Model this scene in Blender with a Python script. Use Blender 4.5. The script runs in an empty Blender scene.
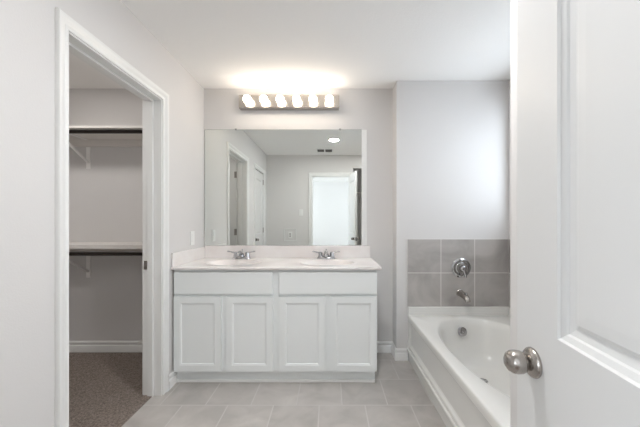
import bpy, bmesh, math, random
from mathutils import Vector, Matrix
random.seed(4)
S = bpy.context.scene
COL = S.collection

# ---------------------------------------------------------------- camera, world, lights, exposure
H = 1.204                                   # eye height
cd = bpy.data.cameras.new('camera'); cam = bpy.data.objects.new('camera', cd); COL.objects.link(cam)
cam.location = (0, 0, H); cam.rotation_euler = (math.pi/2, 0, 0)
cd.sensor_width = 36; cd.lens = 292/640*36
cd.shift_x = (320-330)/640; cd.shift_y = (222-213.5)/640
cd.clip_start = 0.02
S.camera = cam

W = bpy.data.worlds.new('sky'); S.world = W; W.use_nodes = True
bg = W.node_tree.nodes['Background']
bg.inputs[0].default_value = (0.75, 0.87, 1.0, 1); bg.inputs[1].default_value = 1.5

def area(name, loc, rot, sx, sy, power, col, shape='RECTANGLE', spread=math.pi):
    l = bpy.data.lights.new(name, 'AREA'); l.shape = shape; l.size = sx; l.size_y = sy
    l.energy = power; l.color = col; l.spread = spread
    o = bpy.data.objects.new(name, l); COL.objects.link(o); o.location = loc; o.rotation_euler = rot
    return o
# daylight entering by the window over the tub and by the bedroom windows
area('tub_window_daylight', (1.725, 2.02, 1.70), (0, math.pi/2, 0), 1.2, 1.3, 3.9, (0.93, 0.97, 1.0))
area('bedroom_window_daylight', (-2.45, -1.9, 1.45), (0, -math.pi/2, 0), 1.5, 1.9, 33, (0.88, 0.95, 1.0))
area('bedroom_window_daylight', (2.45, -1.9, 1.45), (0, math.pi/2, 0), 1.5, 1.9, 25, (0.88, 0.95, 1.0))
BULB = 8.0; CAN = 146.0                      # lamp strengths used in the lamp builders

vs = S.view_settings
vs.view_transform = 'Standard'; vs.look = 'None'; vs.gamma = 1.0; vs.use_curve_mapping = False
vs.exposure = 1.44
try:
    S.cycles.max_bounces = 14; S.cycles.diffuse_bounces = 8; S.cycles.use_denoising = True
    S.cycles.sample_clamp_indirect = 6
except Exception: pass

# ---------------------------------------------------------------- materials
def mat(name, col, rough=0.5, metal=0.0, spec=0.5, coat=0.0):
    m = bpy.data.materials.new(name); m.use_nodes = True
    b = m.node_tree.nodes['Principled BSDF']
    b.inputs['Base Color'].default_value = (*col, 1); b.inputs['Roughness'].default_value = rough
    b.inputs['Metallic'].default_value = metal; b.inputs['Specular IOR Level'].default_value = spec
    b.inputs['Coat Weight'].default_value = coat
    return m
def nd(m, t, **kw):
    n = m.node_tree.nodes.new(t)
    for k, v in kw.items(): setattr(n, k, v)
    return n
def lk(m, a, b): m.node_tree.links.new(a, b)
def bsdf(m): return m.node_tree.nodes['Principled BSDF']
def coords(m, loc=(0,0,0), rot=(0,0,0), scale=(1,1,1)):
    g = nd(m, 'ShaderNodeNewGeometry'); mp = nd(m, 'ShaderNodeMapping')
    mp.inputs['Location'].default_value = loc; mp.inputs['Rotation'].default_value = rot; mp.inputs['Scale'].default_value = scale
    lk(m, g.outputs['Position'], mp.inputs['Vector']); return mp.outputs['Vector']
def bump(m, scale, strength, dist=0.002, detail=3):
    v = coords(m); n = nd(m, 'ShaderNodeTexNoise'); n.inputs['Scale'].default_value = scale; n.inputs['Detail'].default_value = detail
    lk(m, v, n.inputs['Vector'])
    b = nd(m, 'ShaderNodeBump'); b.inputs['Strength'].default_value = strength; b.inputs['Distance'].default_value = dist
    lk(m, n.outputs['Fac'], b.inputs['Height']); lk(m, b.outputs['Normal'], bsdf(m).inputs['Normal'])
def mottled(m, c1, c2, scale, detail=5, lo=0.35, hi=0.65, rough_dist=0.3):
    v = coords(m); n = nd(m, 'ShaderNodeTexNoise'); n.inputs['Scale'].default_value = scale
    n.inputs['Detail'].default_value = detail; n.inputs['Distortion'].default_value = rough_dist
    r = nd(m, 'ShaderNodeValToRGB'); r.color_ramp.elements[0].position = lo; r.color_ramp.elements[1].position = hi
    r.color_ramp.elements[0].color = (*c1, 1); r.color_ramp.elements[1].color = (*c2, 1)
    lk(m, v, n.inputs['Vector']); lk(m, n.outputs['Fac'], r.inputs['Fac']); return r.outputs['Color']

M = {}
M['wall'] = mat('wall_paint', (0.682, 0.668, 0.660), 0.75); bump(M['wall'], 160, 0.25, 0.002)
M['ceiling'] = mat('ceiling_paint', (0.88, 0.87, 0.855), 0.9); bump(M['ceiling'], 90, 0.45, 0.003, 5)
M['trim'] = mat('trim_paint', (0.80, 0.80, 0.79), 0.35)
M['door'] = mat('door_paint', (0.69, 0.688, 0.682), 0.4)
M['cabinet'] = mat('cabinet_paint', (0.82, 0.845, 0.845), 0.42)
M['tub'] = mat('tub_acrylic', (0.74, 0.735, 0.71), 0.18, coat=0.3)
M['nickel'] = mat('satin_nickel', (0.42, 0.39, 0.365), 0.25, 1.0)
M['chrome'] = mat('chrome', (0.50, 0.50, 0.51), 0.10, 1.0)
M['bar'] = mat('brushed_bar', (0.54, 0.50, 0.46), 0.24, 1.0)
M['bronze'] = mat('dark_bronze_rod', (0.028, 0.020, 0.016), 0.4, 0.3)
M['hinge'] = mat('hinge_metal', (0.35, 0.33, 0.31), 0.4, 0.9)
M['bracket'] = mat('bracket_white', (0.90, 0.89, 0.88), 0.4)
M['shelf'] = mat('shelf_paint', (0.74, 0.71, 0.68), 0.5)
M['plastic'] = mat('plate_plastic', (0.82, 0.82, 0.81), 0.4)
M['dark'] = mat('dark_gap', (0.03, 0.03, 0.03), 0.7)
M['grille'] = mat('vent_grey', (0.12, 0.115, 0.11), 0.6)
M['mirror'] = mat('mirror_silver', (0.795, 0.82, 0.795), 0.0, 1.0)
M['mirror_edge'] = mat('mirror_edge', (0.30, 0.33, 0.32), 0.3)

m = M['counter'] = mat('cultured_marble', (0.80, 0.76, 0.74), 0.2, coat=0.2)
lk(m, mottled(m, (0.78, 0.735, 0.715), (0.84, 0.815, 0.80), 5, 6), bsdf(m).inputs['Base Color'])

m = M['carpet'] = mat('carpet', (0.2, 0.16, 0.14), 1.0, spec=0.1)
lk(m, mottled(m, (0.15, 0.118, 0.10), (0.40, 0.34, 0.30), 120, 8, 0.30, 0.70), bsdf(m).inputs['Base Color'])
bump(m, 180, 1.0, 0.012, 4)

def tile_mat(name, c1, c2, grout, bw, rh, offset, loc, rot=(0,0,0), mort=0.004, rough=0.45, ns=4):
    m = mat(name, c1, rough)
    v = coords(m, loc, rot)
    br = nd(m, 'ShaderNodeTexBrick'); br.offset = offset; br.offset_frequency = 2; br.squash = 1
    br.inputs['Scale'].default_value = 1; br.inputs['Mortar Size'].default_value = mort; br.inputs['Mortar Smooth'].default_value = 0.1
    br.inputs['Bias'].default_value = 0; br.inputs['Brick Width'].default_value = bw; br.inputs['Row Height'].default_value = rh
    br.inputs['Color1'].default_value = (0.95,0.95,0.95,1); br.inputs['Color2'].default_value = (1.05,1.05,1.05,1)
    br.inputs['Mortar'].default_value = (1,1,1,1)
    lk(m, v, br.inputs['Vector'])
    c = mottled(m, c1, c2, ns, 6, 0.3, 0.7, 0.8)
    mul = nd(m, 'ShaderNodeMix', data_type='RGBA', blend_type='MULTIPLY'); mul.inputs[0].default_value = 1
    lk(m, c, mul.inputs[6]); lk(m, br.outputs['Color'], mul.inputs[7])
    mx = nd(m, 'ShaderNodeMix', data_type='RGBA'); mx.inputs[7].default_value = (*grout, 1)
    lk(m, br.outputs['Fac'], mx.inputs[0]); lk(m, mul.outputs[2], mx.inputs[6])
    lk(m, mx.outputs[2], bsdf(m).inputs['Base Color'])
    b = nd(m, 'ShaderNodeBump', invert=True); b.inputs['Strength'].default_value = 0.5; b.inputs['Distance'].default_value = 0.002
    lk(m, br.outputs['Fac'], b.inputs['Height']); lk(m, b.outputs['Normal'], bsdf(m).inputs['Normal'])
    return m
M['floor'] = tile_mat('floor_tile', (0.385, 0.362, 0.342), (0.505, 0.478, 0.452), (0.52, 0.50, 0.48), 0.30, 0.315, 0.5, (-0.38, -1.92+0.315, 0), ns=5)
M['walltile'] = tile_mat('wall_tile_back', (0.33, 0.31, 0.295), (0.50, 0.475, 0.455), (0.66, 0.64, 0.62), 0.2935, 0.2945, 0.0, (-0.672, -0.467, 0), (-math.pi/2, 0, 0), 0.0035, 0.4)
M['sidetile'] = tile_mat('wall_tile_side', (0.33, 0.31, 0.295), (0.50, 0.475, 0.455), (0.66, 0.64, 0.62), 0.2935, 0.2945, 0.0, (2.54, -0.467, 0), (-math.pi/2, math.pi/2, 0), 0.0035, 0.4)

def emis(name, col, strength):
    m = bpy.data.materials.new(name); m.use_nodes = True
    b = bsdf(m); b.inputs['Base Color'].default_value = (0.9,0.9,0.9,1)
    b.inputs['Emission Color'].default_value = (*col,1); b.inputs['Emission Strength'].default_value = strength
    return m
M['bulb'] = emis('lit_bulb', (1.0, 0.88, 0.74), BULB)
M['can'] = emis('lit_lens', (0.98, 0.98, 0.98), CAN)
M['can_dim'] = emis('lit_lens_dim', (1.0, 0.96, 0.92), CAN*0.48/6.76)
M['can_fill'] = emis('lit_lens_fill', (0.98, 0.98, 0.98), CAN*0.5)  # lens of the added fill lamp behind the entry door
m = M['pane'] = bpy.data.materials.new('window_glass'); m.use_nodes = True
nt = m.node_tree; nt.nodes.remove(bsdf(m))
t = nd(m, 'ShaderNodeBsdfTransparent'); g = nd(m, 'ShaderNodeBsdfGlossy'); g.inputs['Roughness'].default_value = 0.02
mx = nd(m, 'ShaderNodeMixShader'); mx.inputs[0].default_value = 0.06
lk(m, t.outputs[0], mx.inputs[1]); lk(m, g.outputs[0], mx.inputs[2]); lk(m, mx.outputs[0], nt.nodes['Material Output'].inputs[0])

# ---------------------------------------------------------------- mesh helpers
def B(): return bmesh.new()
def box(bm, x0, x1, y0, y1, z0, z1, bev=0, seg=2):
    vs = [bm.verts.new(p) for p in ((x0,y0,z0),(x1,y0,z0),(x1,y1,z0),(x0,y1,z0),(x0,y0,z1),(x1,y0,z1),(x1,y1,z1),(x0,y1,z1))]
    fs = [bm.faces.new([vs[i] for i in f]) for f in ((3,2,1,0),(4,5,6,7),(0,1,5,4),(1,2,6,5),(2,3,7,6),(3,0,4,7))]
    if bev:
        es = list({e for f in fs for e in f.edges})
        bmesh.ops.bevel(bm, geom=es, offset=bev, segments=seg, profile=0.5, affect='EDGES')
    return bm
def loft(bm, rings, cap0=False, cap1=False, closed=True):
    vr = [[bm.verts.new(p) for p in r] for r in rings]
    n = len(vr[0])
    for a, b in zip(vr, vr[1:]):
        for i in range(n if closed else n-1):
            j = (i+1) % n; bm.faces.new((a[i], a[j], b[j], b[i])).smooth = True
    if cap0: bm.faces.new(list(reversed(vr[0])))
    if cap1: bm.faces.new(vr[-1])
    return vr
def frame(axis):
    a = Vector(axis).normalized(); u = a.orthogonal().normalized(); return a, u, a.cross(u)
def lathe(bm, prof, origin, axis, n=28, ex=1.0, caps=True):
    a, u, v = frame(axis); o = Vector(origin); rings = []
    for r, h in prof:
        rings.append([o + a*h + (u*math.cos(2*math.pi*i/n) + v*math.sin(2*math.pi*i/n)*ex)*max(r,1e-5) for i in range(n)])
    loft(bm, rings, caps, caps); return bm
def tube(bm, pts, r, n=14, radii=None, flat=1.0):
    pts = [Vector(p) for p in pts]; rings = []; up = None
    for i, p in enumerate(pts):
        d = ((pts[min(i+1,len(pts)-1)] - pts[max(i-1,0)])).normalized()
        if up is None: up = Vector((0,0,1)) if abs(d.z) < 0.95 else Vector((1,0,0))
        s = d.cross(up).normalized(); w = s.cross(d).normalized(); rr = radii[i] if radii else r
        rings.append([p + s*math.cos(2*math.pi*k/n)*rr + w*math.sin(2*math.pi*k/n)*rr*flat for k in range(n)])
    loft(bm, rings, True, True); return bm
def prism(bm, prof, p0, p1, out):
    """profile (d, z): d along `out` from the wall; swept from p0 to p1 on the floor plan"""
    o = Vector(out); rings = [[Vector(p) + o*d + Vector((0,0,z)) for d, z in prof] for p in (p0, p1)]
    loft(bm, rings, True, True); return bm
def panel_face(bm, O, U, V, N, w, h, panels, prof):
    O, U, V, N = map(Vector, (O, U, V, N))
    us = sorted({0, w, *[p[0] for p in panels], *[p[1] for p in panels]}); vv = sorted({0, h, *[p[2] for p in panels], *[p[3] for p in panels]})
    P = lambda u, v, d=0: O + U*u + V*v - N*d
    flip = U.cross(V).dot(N) < 0
    def F(ps):
        q = [bm.verts.new(p) for p in ps]
        bm.faces.new(q[::-1] if flip else q)
    for a, b in zip(us, us[1:]):
        for c, d in zip(vv, vv[1:]):
            hit = [p for p in panels if p[0] <= a+1e-6 and p[1] >= b-1e-6 and p[2] <= c+1e-6 and p[3] >= d-1e-6]
            if not hit: F([P(a,c),P(b,c),P(b,d),P(a,d)])
    for (a, b, c, d) in panels:
        prev = None
        for ins, dep in prof:
            r = [P(a+ins,c+ins,dep),P(b-ins,c+ins,dep),P(b-ins,d-ins,dep),P(a+ins,d-ins,dep)]
            if prev:
                for i in range(4): j=(i+1)%4; F([prev[i],prev[j],r[j],r[i]])
            prev = r
        F(prev)
def slab_edges(bm, O, U, V, N, w, h, t):
    O, U, V, N = map(Vector, (O, U, V, N)); c = [O, O+U*w, O+U*w+V*h, O+V*h]
    for i in range(4):
        j = (i+1)%4; bm.faces.new([bm.verts.new(p) for p in (c[i], c[j], c[j]-N*t, c[i]-N*t)])
def thing(name, label, cat, loc=(0,0,0), rotz=0, group=None, kind=None):
    o = bpy.data.objects.new(name, None); COL.objects.link(o); o.empty_display_size = 0.05
    o.location = loc; o.rotation_euler = (0,0,rotz); tag(o, label, cat, group, kind); return o
def tag(o, label=None, cat=None, group=None, kind=None):
    if label: o['label'] = label
    if cat: o['category'] = cat
    if group: o['group'] = group
    if kind: o['kind'] = kind
    return o
def obj(name, bm, m, parent=None, smooth=True, label=None, local=False, weld=True, angle=None, recalc=True):
    """geometry in world coordinates (or in the parent's when local); the origin goes to the base of the mesh"""
    if weld: bmesh.ops.remove_doubles(bm, verts=bm.verts, dist=2e-5)
    if recalc: bmesh.ops.recalc_face_normals(bm, faces=bm.faces)
    xs = [v.co for v in bm.verts]
    org = Vector(((min(c.x for c in xs)+max(c.x for c in xs))/2, (min(c.y for c in xs)+max(c.y for c in xs))/2, min(c.z for c in xs)))
    bmesh.ops.translate(bm, verts=bm.verts, vec=-org)
    me = bpy.data.meshes.new(name); bm.to_mesh(me); bm.free()
    if angle is None: angle = 40
    if smooth:
        keep = [p.use_smooth for p in me.polygons]
        me.set_sharp_from_angle(angle=math.radians(angle)); me.polygons.foreach_set('use_smooth', keep)
    else: me.polygons.foreach_set('use_smooth', [False]*len(me.polygons))
    me.materials.append(M[m])
    o = bpy.data.objects.new(name, me); COL.objects.link(o); o.location = org
    if parent:
        o.parent = parent
        if not local:
            base = parent.location.copy(); p = parent.parent
            while p: base += p.location; p = p.parent
            o.location = org - base
    if label: o['label'] = label
    return o
def struct(name, bm, m, parent=None, label=None, **k):
    o = obj(name, bm, m, parent, **k)
    if not parent: o['kind'] = 'structure'
    if label: o['label'] = label
    return o

# ---------------------------------------------------------------- room dimensions
XL, XR = -1.167, 1.56            # left wall, right wall faces
YB, YT, YR = 2.704, 2.55, 0.0    # back wall, tub wall, rear wall faces
XJ = 0.580                       # where the tub wall steps forward
C = 2.44; TH = 0.13
XC = XL-TH                       # closet side of the left wall
BY = -3.5                        # far bedroom wall

struct('floor', box(B(), XL-0.06, 1.70, -0.06, 2.85, -0.06, 0), 'floor', smooth=False)
struct('floor_closet', box(B(), -3.2, XL-0.06, -0.14, 2.85, -0.06, 0.004), 'carpet', smooth=False)
struct('floor_bedroom', box(B(), -2.4, 2.4, BY-0.1, -0.06, -0.06, 0.004), 'carpet', smooth=False)
struct('ceiling', box(B(), -3.2, 2.45, BY-0.15, 2.85, C, C+0.06), 'ceiling', smooth=False)

struct('wall_back', box(B(), -3.2, XJ, YB, 2.85, 0, C), 'wall', smooth=False)
struct('wall_tub', box(B(), XJ, 1.70, YT, 2.85, 0, C, 0.006), 'wall')

def wall_y(x0, x1, y0, y1, holes):     # wall running along y with openings (ya, yb, za, zb)
    bm = B(); y = y0
    for a, b, za, zb in sorted(holes):
        box(bm, x0, x1, y, a, 0, C)
        if za > 0: box(bm, x0, x1, a, b, 0, za)
        box(bm, x0, x1, a, b, zb, C); y = b
    box(bm, x0, x1, y, y1, 0, C); return bm
def wall_x(x0, x1, y0, y1, holes):
    bm = B(); x = x0
    for a, b, za, zb in sorted(holes):
        box(bm, x, a, y0, y1, 0, C)
        if za > 0: box(bm, a, b, y0, y1, 0, za)
        box(bm, a, b, y0, y1, zb, C); x = b
    box(bm, x, x1, y0, y1, 0, C); return bm
CY0, CY1, DZ = 1.298, 2.030, 2.055      # closet doorway
LY0, LY1 = 0.26, 0.87                   # linen doorway
struct('wall_left', wall_y(XC, XL, -0.12, YB, [(CY0, CY1, 0, DZ), (LY0, LY1, 0, DZ)]), 'wall', smooth=False)
WY0, WY1, WZ0, WZ1 = 1.50, 2.47, 1.24, 2.16
struct('wall_right', wall_y(XR, 1.70, -0.12, YT, [(WY0, WY1, WZ0, WZ1)]), 'wall', smooth=False)
struct('wall_tub_foot', box(B(), 0.655, XR, 0.95, 1.065, 0, C, 0.006), 'wall')
EX0, EX1 = -0.335, 0.350                # entry doorway
struct('wall_rear', wall_x(XL, XR, -0.12, YR, [(EX0, EX1, 0, DZ), (0.425, 0.80, 0, 2.2)]), 'wall', smooth=False)
# closet, bedroom and linen recess shells
struct('wall_closet_left', box(B(), -3.2, -3.1, -0.12, YB, 0, C), 'wall', smooth=False)
struct('wall_closet_front', box(B(), -3.1, XC, 0.95, 1.03, 0, C), 'wall', smooth=False)
struct('wall_linen_back', box(B(), -1.95, -1.90, -0.12, 0.95, 0, C), 'wall', smooth=False)
struct('wall_bedroom_far', box(B(), -2.4, 2.4, BY-0.1, BY, 0, C), 'wall', smooth=False)
struct('wall_bedroom_left', wall_y(-2.4, -2.25, BY, -0.12, [(-2.85, -0.95, 0.7, 2.2)]), 'wall', smooth=False)
struct('wall_bedroom_right', wall_y(2.25, 2.4, BY, -0.12, [(-2.85, -0.95, 0.7, 2.2)]), 'wall', smooth=False)
bm = B(); box(bm, -2.4, XL, -0.13, -0.12, 0, C); box(bm, XR, 2.4, -0.13, -0.12, 0, C)
struct('wall_bedroom_near', bm, 'wall', smooth=False)
bm = B(); box(bm, 0.39, 0.41, -0.75, -0.12, 0, C); box(bm, 0.41, 0.95, -0.77, -0.75, 0, C); box(bm, 0.95, 0.97, -0.77, -0.12, 0, C)
struct('wall_recess', bm, 'wall', smooth=False)

# tile surround
struct('wall_tile_back', box(B(), 0.672, XR-0.01, YT-0.01, YT, 0.467, 1.056), 'walltile', smooth=False)
struct('wall_tile_right', box(B(), XR-0.01, XR, 1.066, YT, 0.467, 1.056), 'sidetile', smooth=False)

# baseboards
BP = [(0,0),(0.017,0),(0.017,0.058),(0.015,0.062),(0.009,0.066),(0.009,0.080),(0.012,0.086),(0.009,0.095),(0.004,0.100),(0,0.100)]
def bb(name, runs, z=0):
    bm = B()
    for p0, p1, out in runs: prism(bm, BP, (*p0, z), (*p1, z), out)
    return struct(name, bm, 'trim', weld=False)
bb('baseboard_back', [((0.356, YB), (XJ, YB), (0,-1,0))])
bb('baseboard_tub', [((XJ, YB), (XJ, YT-0.014), (-1,0,0)), ((XJ-0.014, YT), (0.678, YT), (0,-1,0))])
bb('baseboard_left', [((XL, 2.092), (XL, 2.215), (1,0,0)), ((XL, 0.93), (XL, 1.245), (1,0,0)), ((XL, 0), (XL, 0.2), (1,0,0))])
bb('baseboard_rear', [((XL, YR), (EX0-0.062, YR), (0,1,0)), ((0.80, YR), (XR, YR), (0,1,0))])
bb('baseboard_closet', [((-3.1, YB), (XC, YB), (0,-1,0)), ((-3.1, 1.03), (-3.1, YB), (1,0,0)), ((XC, 2.10), (XC, YB), (-1,0,0))], 0.004)

# door trims: jamb lining, stop and casing for an opening in a wall
CP = [(0,0),(0.007,0.0),(0.010,0.004),(0.010,0.012),(0.006,0.018),(0.009,0.032),(0.015,0.038),(0.018,0.046),(0.018,0.056),(0.013,0.060),(0,0.060)]   # (thickness, distance from the opening)
def casing(bm, a0, a1, top, plane, out, along):
    """mitred casing round an opening; along: unit axis of the opening, out: wall normal"""
    A = Vector(along); O = Vector(out); base = Vector(plane); Z = Vector((0,0,1)); rings = []
    for u, z, du, dz in ((a0,0,-1,0),(a0,top,-1,1),(a1,top,1,1),(a1,0,1,0)):
        rings.append([base + A*(u+du*s) + Z*(z+dz*s) + O*t for t, s in CP])
    loft(bm, rings, True, True); return bm
def jamb_y(bm, x0, x1, a, b, top, t=0.008):
    box(bm, x0, x1, a, a+t, 0, top); box(bm, x0, x1, b-t, b, 0, top); box(bm, x0, x1, a+t, b-t, top-t, top)
def stop_y(bm, x0, x1, a, b, top, t=0.008, s=0.011):
    box(bm, x0, x1, a+t, a+t+s, 0, top-t); box(bm, x0, x1, b-t-s, b-t, 0, top-t); box(bm, x0, x1, a+t+s, b-t-s, top-t-s, top-t)
bm = B(); casing(bm, CY0, CY1, DZ, (XL,0,0), (1,0,0), (0,1,0)); casing(bm, CY0, CY1, DZ, (XC,0,0), (-1,0,0), (0,1,0))
jamb_y(bm, XC, XL, CY0-0.001, CY1+0.001, DZ+0.001); stop_y(bm, XC+0.038, XC+0.075, CY0, CY1, DZ)
closet_trim = struct('trim_1', bm, 'trim', weld=False)
bm = B(); box(bm, XC+0.008, XC+0.036, CY1-0.0095, CY1-0.0078, 0.875, 0.935, 0.0007); box(bm, XC+0.034, XC+0.044, CY1-0.0115, CY1-0.0078, 0.888, 0.922)
obj('strike_plate', bm, 'nickel', closet_trim, label='metal strike plate', local=False)
bm = B(); casing(bm, LY0, LY1, DZ, (XL,0,0), (1,0,0), (0,1,0)); jamb_y(bm, XC, XL, LY0-0.001, LY1+0.001, DZ+0.001)
struct('trim_2', bm, 'trim', weld=False)
bm = B(); casing(bm, EX0, EX1, DZ, (0,YR,0), (0,1,0), (1,0,0))
box(bm, EX0-0.001, EX0+0.012, -0.12, YR, 0, DZ); box(bm, EX1-0.003, EX1+0.001, -0.12, YR, 0, DZ); box(bm, EX0, EX1, -0.12, YR, DZ-0.012, DZ)
struct('trim_3', bm, 'trim', weld=False)

# windows (the one over the tub, two in the bedroom)
def window_y(name, x0, x1, a, b, za, zb):
    root = thing(name, None, None, ((x0+x1)/2, (a+b)/2, za), kind='structure')
    bm = B(); f = 0.05; xm = (x0+x1)/2
    box(bm, xm-0.03, xm+0.03, a, a+f, za, zb, 0.004); box(bm, xm-0.03, xm+0.03, b-f, b, za, zb, 0.004)
    box(bm, xm-0.03, xm+0.03, a+f, b-f, za, za+f, 0.004); box(bm, xm-0.03, xm+0.03, a+f, b-f, zb-f, zb, 0.004)
    obj('window_frame', bm, 'trim', root)
    bm = B(); box(bm, xm-0.022, xm+0.022, a+f, b-f, (za+zb)/2-0.02, (za+zb)/2+0.02, 0.003); obj('meeting_rail', bm, 'trim', root)
    obj('pane', box(B(), xm-0.003, xm+0.003, a+f, b-f, za+f, zb-f), 'pane', root)
window_y('window_1', XR+0.05, 1.70, WY0, WY1, WZ0, WZ1)
window_y('window_2', -2.4, -2.3, -2.85, -0.95, 0.7, 2.2)
window_y('window_3', 2.3, 2.4, -2.85, -0.95, 0.7, 2.2)

# ---------------------------------------------------------------- panel doors
def knob_bm(o, n, s=1.0):
    pr = [(0.0275,0),(0.0288,0.003),(0.0280,0.006),(0.0240,0.0105),(0.0180,0.0135),(0.0125,0.015),(0.0115,0.016)]
    kb = [(0.0115,0.0150),(0.0145,0.0160),(0.0185,0.0190),(0.0215,0.025),(0.0224,0.033),(0.0213,0.041),(0.0172,0.048),(0.0100,0.0525),(0.003,0.054)]
    return lathe(B(), [(r*s,h*s) for r,h in pr], o, n, 40), lathe(B(), [(r*s,h*s) for r,h in kb], o, n, 40)
MOULD = [(0,0),(0.003,0.004),(0.012,0.0075),(0.015,0.0105),(0.026,0.013),(0.030,0.013),(0.037,0.0085),(0.055,0.0075)]
def panel_door(name, label, loc, ang, w, h, hinge_side, hinges=(0.18, 1.02, 1.85), knob_z=0.925, stile=0.130):
    """local frame: hinge pin at the origin, leaf along +x, face A at y=0 looking to -y ... thickness goes to +y"""
    t = 0.035
    root = thing(name, label, None, loc, ang, kind='structure'); z0 = 0.012
    ps = [(stile, w-stile, 0.22, 0.795), (stile, w-stile, knob_z+0.061, h-0.13)]
    bm = B()
    panel_face(bm, (0,0,z0), (1,0,0), (0,0,1), (0,-1,0), w, h, ps, MOULD)
    panel_face(bm, (0,t,z0), (1,0,0), (0,0,1), (0,1,0), w, h, ps, MOULD)
    slab_edges(bm, (0,0,z0), (1,0,0), (0,0,1), (0,-1,0), w, h, t)
    obj('door_leaf', bm, 'door', root, local=True, angle=20)
    for yy, nn in ((0,(0,-1,0)), (t,(0,1,0))):
        a, b = knob_bm((w-0.062, yy, knob_z), nn)
        r = obj('knob_rose', a, 'nickel', root, local=True)
        k = obj('knob', b, 'nickel', root, local=True, label='satin nickel door knob')
    obj('latch_plate', box(B(), w-0.0005, w+0.001, t/2-0.012, t/2+0.012, knob_z-0.028, knob_z+0.028), 'nickel', root, local=True)
    for z in hinges:
        hb = B(); ys = -0.004 if hinge_side < 0 else t+0.004
        lathe(hb, [(0.006,0),(0.006,0.088)], (0.001, ys, z), (0,0,1), 12)
        box(hb, 0.0005, 0.034, min(ys, ys-0.0*hinge_side)-0.0008 if hinge_side > 0 else ys+0.0025, ys+0.0045 if hinge_side < 0 else ys-0.0008+0.0002, z, z+0.088)
        obj('hinge', hb, 'hinge', root, local=True)
    return root
# entry door: open into the room at the right, leaf runs away from the camera; its near face looks left
d = Vector((0.105, 0.9945)); e = Vector((0.407, 0.635)); w = 0.66
hp = e - d*w
ang = math.atan2(d.y, d.x)
# face looking left (-x) must be the +y local face -> local y axis = rotated left. shift so that this face lies on the measured line
left = Vector((-d.y, d.x)); base = hp - left*0.035
panel_door('door_1', 'white two panel entry door standing open at the right with nickel knob', (base.x, base.y, 0), ang, w, 2.03, -1, knob_z=0.928)
# closet door: open into the closet against its near jamb
panel_door('door_2', 'white panel door standing open inside the closet', (XC-0.006, CY0+0.020, 0), math.pi, 0.68, 2.02, -1, hinges=(0.2,1.02,1.82))
# linen door: closed in the left wall near the entry
panel_door('door_3', 'white closed panel door in the left wall seen in the mirror', (XL-0.004, LY0+0.020, 0), math.pi/2, LY1-LY0-0.040, 2.02, -1, stile=0.11)

# ---------------------------------------------------------------- vanity cabinet
FY = 292/134.5                                  # front plane of the face frame
def fx(px): return (px-330)/134.5
def fz(py): return H-(py-222)/134.5
VX0, VX1 = XL+0.008, 0.350
van = thing('vanity_cabinet', 'pale grey four door vanity cabinet under the white double sink top', 'cabinet', ((VX0+VX1)/2, (FY+YB)/2, 0))
zb, zt = 0.100, 0.8525
bm = B(); box(bm, VX0, VX1, FY, YB-0.001, zb, zt-0.12, 0.0015)
# upper carcass is a ring so that the basins hang free
box(bm, VX0, VX1, FY, FY+0.02, zt-0.12, zt); box(bm, VX0, VX1, YB-0.02, YB-0.001, zt-0.12, zt); box(bm, VX0, VX0+0.02, FY+0.02, YB-0.02, zt-0.12, zt); box(bm, VX1-0.02, VX1, FY+0.02, YB-0.02, zt-0.12, zt)
obj('cabinet_body', bm, 'cabinet', van, weld=False)
bm = B(); box(bm, VX0+0.004, VX1-0.012, FY+0.028, YB-0.05, 0, zb); obj('toe_kick', bm, 'cabinet', van)
bm = B(); box(bm, VX0+0.006, VX1-0.012, FY+0.016, FY+0.028, 0, 0.022, 0.004); obj('toe_moulding', bm, 'trim', van)
DT = 0.022
for a, b in ((175.2, 273.2), (279.3, 376.4)):
    bm = B(); box(bm, fx(a), fx(b), FY-DT, FY, fz(293.6), fz(271.9), 0.004); obj('drawer_front', bm, 'cabinet', van)
for a, b in ((175.2, 222.0), (226.9, 273.2), (279.3, 325.2), (330.4, 376.4)):
    x0, x1, z0, z1 = fx(a), fx(b), fz(370.0), fz(296.2); st = 0.045
    bm = B(); panel_face(bm, (x0,FY-DT,z0), (1,0,0), (0,0,1), (0,-1,0), x1-x0, z1-z0, [(st, x1-x0-st, st, z1-z0-st)], [(0,0),(0.003,0.003),(0.008,0.0035),(0.012,0.0095)])
    slab_edges(bm, (x0,FY-DT,z0), (1,0,0), (0,0,1), (0,-1,0), x1-x0, z1-z0, DT-0.0002)
    bm.faces.new([bm.verts.new(p) for p in ((x0,FY-0.0002,z0),(x1,FY-0.0002,z0),(x1,FY-0.0002,z1),(x0,FY-0.0002,z1))])
    obj('cabinet_door', bm, 'cabinet', van, angle=20)

# ---------------------------------------------------------------- countertop with two moulded basins
TZ = 0.874; CF = FY-0.032; CX0, CX1 = XL+0.002, 0.378
top = thing('countertop', 'white marble-look double sink countertop with backsplash on the vanity cabinet', 'countertop', ((CX0+CX1)/2, (CF+YB)/2, zt))
def angles(w, h, cx, cy, rect, n):
    x0, x1, y0, y1 = rect; s = {2*math.pi*i/n for i in range(n)}
    for x in (x0, x1):
        for y in (y0, y1): s.add(math.atan2(y-cy, x-cx) % (2*math.pi))
    return sorted(s)
def rect_ring(rect, cx, cy, an, z, ins=0):
    x0, x1, y0, y1 = rect[0]+ins, rect[1]-ins, rect[2]+ins, rect[3]-ins; out = []
    for a in an:
        dx, dy = math.cos(a), math.sin(a); k = 1e9
        if dx > 1e-9: k = min(k, (x1-cx)/dx)
        if dx < -1e-9: k = min(k, (x0-cx)/dx)
        if dy > 1e-9: k = min(k, (y1-cy)/dy)
        if dy < -1e-9: k = min(k, (y0-cy)/dy)
        out.append((cx+dx*k, cy+dy*k, z))
    return out
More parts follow.
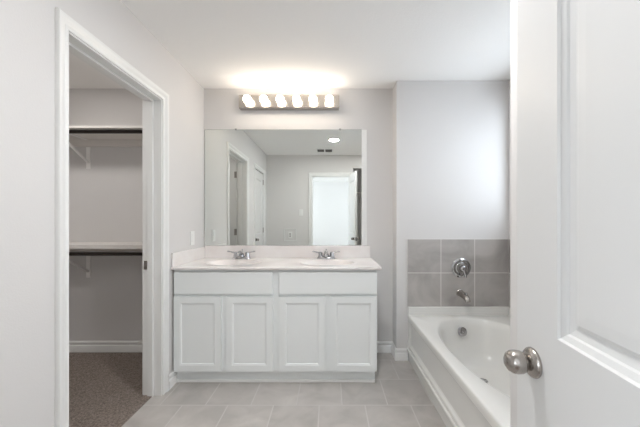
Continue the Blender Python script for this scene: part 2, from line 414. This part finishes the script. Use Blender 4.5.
def sup_ring(cx, cy, a_, b_, an, z, n=2.0, dy=0):
    out = []
    for a in an:
        c, s = math.cos(a), math.sin(a); r = (abs(c/a_)**n + abs(s/b_)**n)**(-1/n); out.append((cx+c*r, cy+dy+s*r, z))
    return out
xm = -0.405; bys = 2.41; basins = []
sinks = [(-0.795, (CX0, xm)), (-0.025, (xm, CX1))]
bm = B()
for sx, (a, b) in sinks:
    rect = (a, b, CF, YB-0.002); an = angles(0,0,sx,bys,rect,96)
    loft(bm, [rect_ring(rect, sx, bys, an, TZ), rect_ring(rect, sx, bys, an, TZ, 0.008)] + [sup_ring(sx, bys, 0.225*k, 0.166*k, an, TZ+z) for k, z in ((1.08,0.0),(1.04,-0.0015))])
    rings = []
    for k, z in ((1.04,-0.0015),(1.00,-0.004),(0.97,-0.008),(0.90,-0.024),(0.78,-0.058),(0.60,-0.090),(0.38,-0.108),(0.16,-0.114),(0.10,-0.116)):
        rings.append(sup_ring(sx, bys, 0.225*k, 0.166*k, an, TZ+z))
    bb_ = B(); loft(bb_, rings, False, True); basins.append(bb_)
# slab edges with a rounded front nosing
pr = [(0,TZ),(-0.004,TZ-0.0015),(-0.006,TZ-0.006),(-0.006,TZ-0.017),(-0.003,TZ-0.021),(0.05,TZ-0.021)]
loft(bm, [[(CX0, CF+y, z) for y, z in pr], [(CX1, CF+y, z) for y, z in pr]], closed=False)
pr2 = [(0,TZ),(0.003,TZ-0.0015),(0.005,TZ-0.006),(0.005,TZ-0.017),(0.003,TZ-0.021),(-0.03,TZ-0.021)]
loft(bm, [[(CX1+x, CF, z) for x, z in pr2], [(CX1+x, YB-0.002, z) for x, z in pr2]], closed=False)
obj('sink_top', bm, 'counter', top, angle=50)
for b_ in basins: obj('basin', b_, 'counter', top, angle=80)
obj('backsplash', box(B(), XL+0.016, CX1-0.008, YB-0.018, YB-0.001, TZ-0.002, 0.986, 0.004), 'counter', top)
obj('side_splash', box(B(), XL+0.001, XL+0.016, CF+0.004, YB-0.001, TZ-0.002, 0.978, 0.004), 'counter', top)
for sx, _ in sinks:
    obj('sink_drain', lathe(B(), [(0.020,0.0),(0.024,0.002),(0.020,0.004),(0.006,0.003)], (sx, bys, TZ-0.1165), (0,0,1), 24), 'chrome', top)

# faucets
def faucet(sx, label):
    y = 2.615; z = TZ+0.0006
    r = thing('basin_faucet', label, 'faucet', (sx, y, z), group='chrome faucets on the vanity top')
    bm = B(); an = [2*math.pi*i/40 for i in range(40)]
    loft(bm, [sup_ring(sx, y, 0.082*k, 0.029*k, an, z+h, 3.2) for k, h in ((1,0),(1,0.009),(0.95,0.014),(0.86,0.017),(0.3,0.019))], True, True)
    obj('base_plate', bm, 'chrome', r)
    bm = B(); lathe(bm, [(0.026,0.015),(0.024,0.03),(0.021,0.046),(0.014,0.054)], (sx,y,z), (0,0,1), 24)
    tube(bm, [(sx,y+0.004,z+0.034),(sx,y-0.02,z+0.054),(sx,y-0.05,z+0.062),(sx,y-0.085,z+0.056),(sx,y-0.108,z+0.044),(sx,y-0.114,z+0.036)], 0.012, 14, [0.019,0.0175,0.0160,0.0150,0.0140,0.0130])
    obj('spout', bm, 'chrome', r, weld=False)
    bm = B(); lathe(bm, [(0.0025,0.03),(0.0025,0.075),(0.006,0.077),(0.006,0.083),(0.003,0.087)], (sx,y+0.022,z), (0,0,1), 12); obj('lift_rod', bm, 'chrome', r)
    for s in (-1, 1):
        hx = sx+s*0.051
        bm = B(); lathe(bm, [(0.024,0.015),(0.023,0.026),(0.019,0.036),(0.0185,0.050),(0.016,0.058),(0.008,0.063)], (hx,y,z), (0,0,1), 24)
        tube(bm, [(hx-s*0.006,y,z+0.050),(hx+s*0.02,y-0.002,z+0.057),(hx+s*0.048,y-0.005,z+0.064),(hx+s*0.072,y-0.008,z+0.067)], 0.006, 12, [0.0095,0.0080,0.007,0.0078], 0.8)
        obj('handle', bm, 'chrome', r, weld=False)
faucet(-0.792, 'chrome two handle faucet on the countertop behind the left basin')
faucet(-0.034, 'chrome two handle faucet on the countertop behind the right basin')

# ---------------------------------------------------------------- mirror
def bx(px): return (px-330)/108
mr = thing('wall_mirror', 'large frameless wall mirror above the double sink backsplash', 'mirror', (-0.41, YB, 0.988))
mx0, mx1, mz0, mz1 = bx(205.3), bx(361.5), 0.989, 2.056
obj('mirror_glass', box(B(), mx0, mx1, YB-0.007, YB-0.006, mz0, mz1), 'mirror', mr, smooth=False)
bm = B(); box(bm, mx0-0.003, mx1, YB-0.0059, YB-0.0005, mz0-0.001, mz1+0.003)
obj('mirror_backing', bm, 'mirror_edge', mr, smooth=False, label='grey mirror edge')
obj('edge_reflection', box(B(), mx1, bx(366.8), YB-0.010, YB-0.0005, mz0, mz1, 0.003), 'trim', mr, label='pale strip painted as a reflection along the right edge of the mirror')  # plain pale paint standing for the bright reflection in the mirror's edge
for x in (bx(236), bx(340)):
    obj('mirror_clip', box(B(), x-0.008, x+0.008, YB-0.011, YB-0.0005, mz1-0.004, mz1+0.012, 0.002), 'chrome', mr)

# ---------------------------------------------------------------- vanity light bar
vl = thing('vanity_light', 'brushed nickel light bar with six lit globe bulbs above the mirror', 'light fixture', (-0.3715, YB, 2.237))
lx0, lx1 = -0.826, 0.083
bm = B()
pts = [(0,2.237),(-0.052,2.237),(-0.060,2.245),(-0.060,2.351),(-0.052,2.359),(0,2.359)]
loft(bm, [[(x, YB+y-0.0005, z) for y, z in pts] for x in (lx0, lx1)], True, True)
obj('light_bar', bm, 'bar', vl, smooth=False)
for i in range(6):
    x = -0.3715 + (i-2.5)*0.1465; y = YB-0.0605; z = 2.297
    s = obj('bulb_socket', lathe(B(), [(0.027,0),(0.027,0.003),(0.020,0.005),(0.019,0.009),(0.015,0.010)], (x,y,z), (0,-1,0), 24), 'bar', vl)
    pr = [(0.013,0.007),(0.014,0.010),(0.0175,0.0125)] + [(0.0355*math.sin(a), 0.0435-0.0355*math.cos(a)) for a in [math.radians(35+145*k/14) for k in range(15)]]
    obj('bulb', lathe(B(), pr, (x,y,z), (0,-1,0), 32), 'bulb', vl, label='lit white globe bulb')

# ---------------------------------------------------------------- bathtub
TX0, TX1, TY0, TY1, RZ = 0.680, XR-0.0005, 1.066, YT-0.0005, 0.394
tub = thing('bathtub', 'white alcove bathtub with oval basin below the grey wall tiles', 'bathtub', ((TX0+TX1)/2, (TY0+TY1)/2, 0))
rect = (TX0, TX1, TY0, TY1); bc = (1.128, 1.812); an = angles(0,0,*bc,rect,120)
bm = B()
rings = [rect_ring(rect, *bc, an, RZ-0.030), rect_ring(rect, *bc, an, RZ-0.008), rect_ring(rect, *bc, an, RZ-0.002, 0.003), rect_ring(rect, *bc, an, RZ, 0.010)]
for k, kb_, z in ((1.035,1.02,0),(1.01,1.006,-0.004),(0.985,0.99,-0.015),(0.955,0.965,-0.06),(0.92,0.93,-0.15),(0.88,0.88,-0.24),(0.82,0.82,-0.30),(0.70,0.72,-0.326),(0.4,0.45,-0.333),(0.1,0.1,-0.336)):
    rings.append(sup_ring(*bc, 0.366*k, 0.650*kb_, an, RZ+z, 2.35))
loft(bm, rings, False, True)
obj('tub_shell', bm, 'tub', tub, angle=60)
bm = B(); box(bm, TX0+0.001, TX1, TY1-0.016, TY1, RZ-0.01, 0.466, 0.005, 3); obj('tub_flange', bm, 'tub', tub)
bm = B(); box(bm, TX1-0.016, TX1, TY0, TY1-0.016, RZ-0.01, 0.466, 0.005, 3); obj('tub_flange', bm, 'tub', tub)
bm = B()
L = TY1-TY0
panel_face(bm, (TX0+0.004, TY1, 0.0), (0,-1,0), (0,0,1), (-1,0,0), L, RZ-0.028, [(0.022, L-0.03, 0.125, RZ-0.055)], [(0,0),(0.006,0.002),(0.014,0.012),(0.022,0.016)])
slab_edges(bm, (TX0+0.004, TY1, 0.0), (0,-1,0), (0,0,1), (-1,0,0), L, RZ-0.028, 0.03)
obj('apron', bm, 'tub', tub, angle=50)
obj('apron_ridge', box(B(), TX0-0.012, TX0+0.006, TY0, TY1, 0.082, 0.112, 0.008, 3), 'tub', tub)
# overflow plate on the sloping head end, drain in the floor
a = Vector((1.09, 2.408, 0.300)); n = Vector((0,-1,0.32)).normalized()
o = obj('overflow_plate', lathe(B(), [(0.030,-0.01),(0.038,0.002),(0.037,0.007),(0.030,0.010),(0.012,0.009),(0.010,0.013),(0.004,0.014)], a, n, 32), 'chrome', tub, label='round chrome overflow plate')
obj('tub_drain', lathe(B(), [(0.030,0),(0.034,0.003),(0.026,0.006),(0.022,0.003),(0.006,0.004)], (1.10, 2.10, RZ-0.332), (0,0,1), 28), 'chrome', tub, label='chrome drain')

# tub valve and spout on the tiles
TF = YT-0.0105
v = thing('tub_valve', 'round chrome tub valve with lever on the grey wall tiles', 'tap', (1.137, TF, 0.72))
obj('escutcheon', lathe(B(), [(0.084,0),(0.086,0.004),(0.080,0.011),(0.066,0.014),(0.062,0.010),(0.050,0.010),(0.046,0.016),(0.034,0.020)], (1.137,TF,0.806), (0,-1,0), 44), 'chrome', v)
bm = B(); lathe(bm, [(0.030,0.018),(0.029,0.045),(0.024,0.060),(0.014,0.066)], (1.137,TF,0.806), (0,-1,0), 28)
tube(bm, [(1.137,TF-0.05,0.806),(1.142,TF-0.060,0.780),(1.147,TF-0.068,0.752),(1.149,TF-0.070,0.735)], 0.010, 14, [0.014,0.012,0.010,0.009])
obj('lever', bm, 'chrome', v, weld=False)
obj('valve_collar', lathe(B(), [(0.0445,0.0105),(0.0445,0.030),(0.031,0.032)], (1.137,TF,0.806), (0,-1,0), 32), 'hinge', v, label='dark ring behind the lever')
sp = thing('tub_spout', 'chrome tub spout on the wall tiles below the round valve', 'tap', (1.127, TF, 0.55))
bm = B(); lathe(bm, [(0.031,0),(0.031,0.006),(0.026,0.010)], (1.127,TF,0.588), (0,-1,0), 28)
tube(bm, [(1.127,TF-0.004,0.588),(1.127,TF-0.05,0.588),(1.127,TF-0.10,0.583),(1.127,TF-0.135,0.573),(1.127,TF-0.152,0.560),(1.127,TF-0.155,0.548)], 0.026, 24, [0.026,0.027,0.026,0.024,0.021,0.019])
obj('spout_body', bm, 'nickel', sp, weld=False)
obj('diverter_knob', lathe(B(), [(0.004,0),(0.004,0.012),(0.008,0.014),(0.008,0.022),(0.003,0.024)], (1.127,TF-0.125,0.597), (0,0,1), 16), 'chrome', sp)

# ---------------------------------------------------------------- closet shelves, rods, brackets
def shelf(z, label, th=0.020):
    r = thing('closet_shelf', label, 'shelf', (-2.2, YB, z-0.09), group='closet shelves')
    obj('shelf_board', box(B(), -3.099, XC-0.001, YB-0.345, YB-0.001, z-th, z, 0.002), 'shelf', r)
    obj('ledger', box(B(), -3.099, XC-0.001, YB-0.020, YB-0.001, z-0.085, z-th-0.0001, 0.002), 'shelf', r)
def rod(z, label):
    r = obj('closet_rod', lathe(B(), [(0.0145,0),(0.0145,3.099+XC-0.001)], (-3.099, YB-0.295, z), (1,0,0), 20), 'bronze')
    tag(r, label, 'closet rod', 'closet rods')
def bracket(z, zrod, zlow, label):
    x = -2.235; yb = YB-0.0205
    r = thing('shelf_bracket', label, 'bracket', (x, YB, zlow), group='shelf brackets')
    bm = B(); box(bm, x-0.019, x+0.019, YB-0.006, YB-0.001, zlow, z-0.102, 0.002); obj('wall_plate', bm, 'bracket', r)
    bm = B(); tube(bm, [(x, YB-0.008, zlow+0.06), (x, YB-0.285, zrod-0.026)], 0.011, 8)
    obj('brace', bm, 'bracket', r)
    bm = B(); box(bm, x-0.012, x+0.012, YB-0.30, YB-0.021, z-0.041, z-0.0345)
    obj('arm', bm, 'bracket', r)
    bm = B(); tube(bm, [(x, YB-0.295+0.019*math.cos(a), zrod+0.019*math.sin(a)) for a in [math.pi*(1.0+k/10) for k in range(11)]], 0.004, 8); obj('rod_hook', bm, 'bracket', r)
shelf(1.984, 'beige upper closet shelf running above the higher dark rod')
shelf(1.020, 'beige lower closet shelf running above the lower dark rod', 0.034)
rod(1.948, 'dark bronze closet rod just under the upper shelf')
rod(0.940, 'dark bronze closet rod hung below the lower shelf')
bracket(1.998, 1.948, 1.695, 'beige metal bracket bracing the upper closet shelf')
bracket(1.020, 0.940, 0.690, 'beige metal bracket bracing the lower closet shelf')

# ---------------------------------------------------------------- wall plates, vent, recessed light (the last three show in the mirror)
r = thing('wall_switch', 'white switch plate on the left wall above the side splash', 'light switch', (XL, 2.47, 1.01))
obj('switch_plate', box(B(), XL+0.0003, XL+0.006, 2.435, 2.505, 1.010, 1.126, 0.002), 'plastic', r)
obj('rocker', box(B(), XL+0.0058, XL+0.009, 2.453, 2.487, 1.034, 1.102, 0.0015), 'plastic', r)
r = thing('wall_switch', 'white switch plate on the rear wall beside the entry doorway, seen in mirror', 'light switch', (-0.535, YR, 1.32))
obj('switch_plate', box(B(), -0.572, -0.498, YR+0.0003, YR+0.006, 1.320, 1.436, 0.002), 'plastic', r)
obj('rocker', box(B(), -0.552, -0.518, YR+0.0058, YR+0.009, 1.344, 1.412, 0.0015), 'plastic', r)
r = thing('framed_outlet', 'square framed white outlet low on the rear wall, seen in mirror', 'outlet', (-0.735, YR, 0.85))
bm = B()
for a, b, c, d_ in ((-0.85,-0.62,0.85,0.865),(-0.85,-0.62,1.065,1.08),(-0.85,-0.835,0.865,1.065),(-0.635,-0.62,0.865,1.065)): box(bm, a, b, YR+0.0003, YR+0.012, c, d_, 0.002)
obj('outlet_frame', bm, 'trim', r, weld=False)
obj('outlet_plate', box(B(), -0.770, -0.700, YR+0.0003, YR+0.006, 0.905, 1.021, 0.002), 'plastic', r)
for z in (0.944, 0.983): obj('socket', lathe(B(), [(0.016,0),(0.016,0.004),(0.012,0.005)], (-0.735, YR+0.0055, z), (0,1,0), 18), 'hinge', r, label='grey socket')
vt = thing('ceiling_vent', 'grey slatted air vent in the ceiling near the rear wall, seen in mirror', 'vent', (-0.09, 0.37, C-0.012))
bm = B()
for a, b, c, d_ in ((-0.23,0.05,0.26,0.272),(-0.23,0.05,0.468,0.48),(-0.23,-0.215,0.272,0.468),(0.035,0.05,0.272,0.468),(-0.10,-0.08,0.272,0.468)): box(bm, a, b, c, d_, C-0.012, C-0.0005)
obj('vent_frame', bm, 'trim', vt, weld=False)
bm = B()
box(bm, -0.215, 0.035, 0.272, 0.468, C-0.002, C-0.0005)
for k in range(9):
    y = 0.276+k*0.021; box(bm, -0.215, 0.035, y, y+0.010, C-0.008, C-0.002)
obj('vent_slats', bm, 'grille', vt, weld=False)
rl = thing('recessed_light', 'round lit recessed ceiling light, seen in the mirror', 'ceiling light', (0.06, 1.0, C-0.008), group='recessed ceiling lights')
obj('trim_ring', lathe(B(), [(0.070,0.0005),(0.095,0.0005),(0.095,0.004),(0.088,0.008),(0.070,0.006),(0.070,0.0005)], (0.06,1.0,C), (0,0,-1), 40, caps=False), 'trim', rl)
obj('lens', lathe(B(), [(0.069,0.0006),(0.069,0.005),(0.03,0.006)], (0.06,1.0,C), (0,0,-1), 40), 'can', rl, label='lit white lens')
def ceiling_lamp(x, y, label, lens, k=1.0):
    q = thing('recessed_light', label, 'ceiling light', (x, y, C-0.008), group='recessed ceiling lights')
    obj('trim_ring', lathe(B(), [(0.070*k,0.0005),(0.095*k,0.0005),(0.095*k,0.004),(0.088*k,0.008),(0.070*k,0.006),(0.070*k,0.0005)], (x,y,C), (0,0,-1), 40, caps=False), 'trim', q)
    obj('lens', lathe(B(), [(0.069*k,0.0006),(0.069*k,0.005),(0.03*k,0.006)], (x,y,C), (0,0,-1), 40), lens, q, label='lit white lens')
ceiling_lamp(-2.05, 1.75, 'round lit ceiling light inside the closet', 'can_dim', 2.6)
ceiling_lamp(1.10, 0.50, 'round added fill light in the ceiling behind the open entry door', 'can_fill')  # unseen lamp, added to brighten the right side of the room
# linen recess contents (glimpsed in the mirror behind the open entry door)
r = thing('recess_shelf', 'dim shelf inside the recess behind the open entry door', 'shelf', (0.68, -0.6, 1.75))
obj('shelf_board', box(B(), 0.4105, 0.9495, -0.749, -0.42, 1.78, 1.80), 'shelf', r)
bm = B(); tube(bm, [(0.62,-0.742,1.60),(0.62,-0.46,1.772)], 0.010, 8); obj('brace', bm, 'shelf', r)
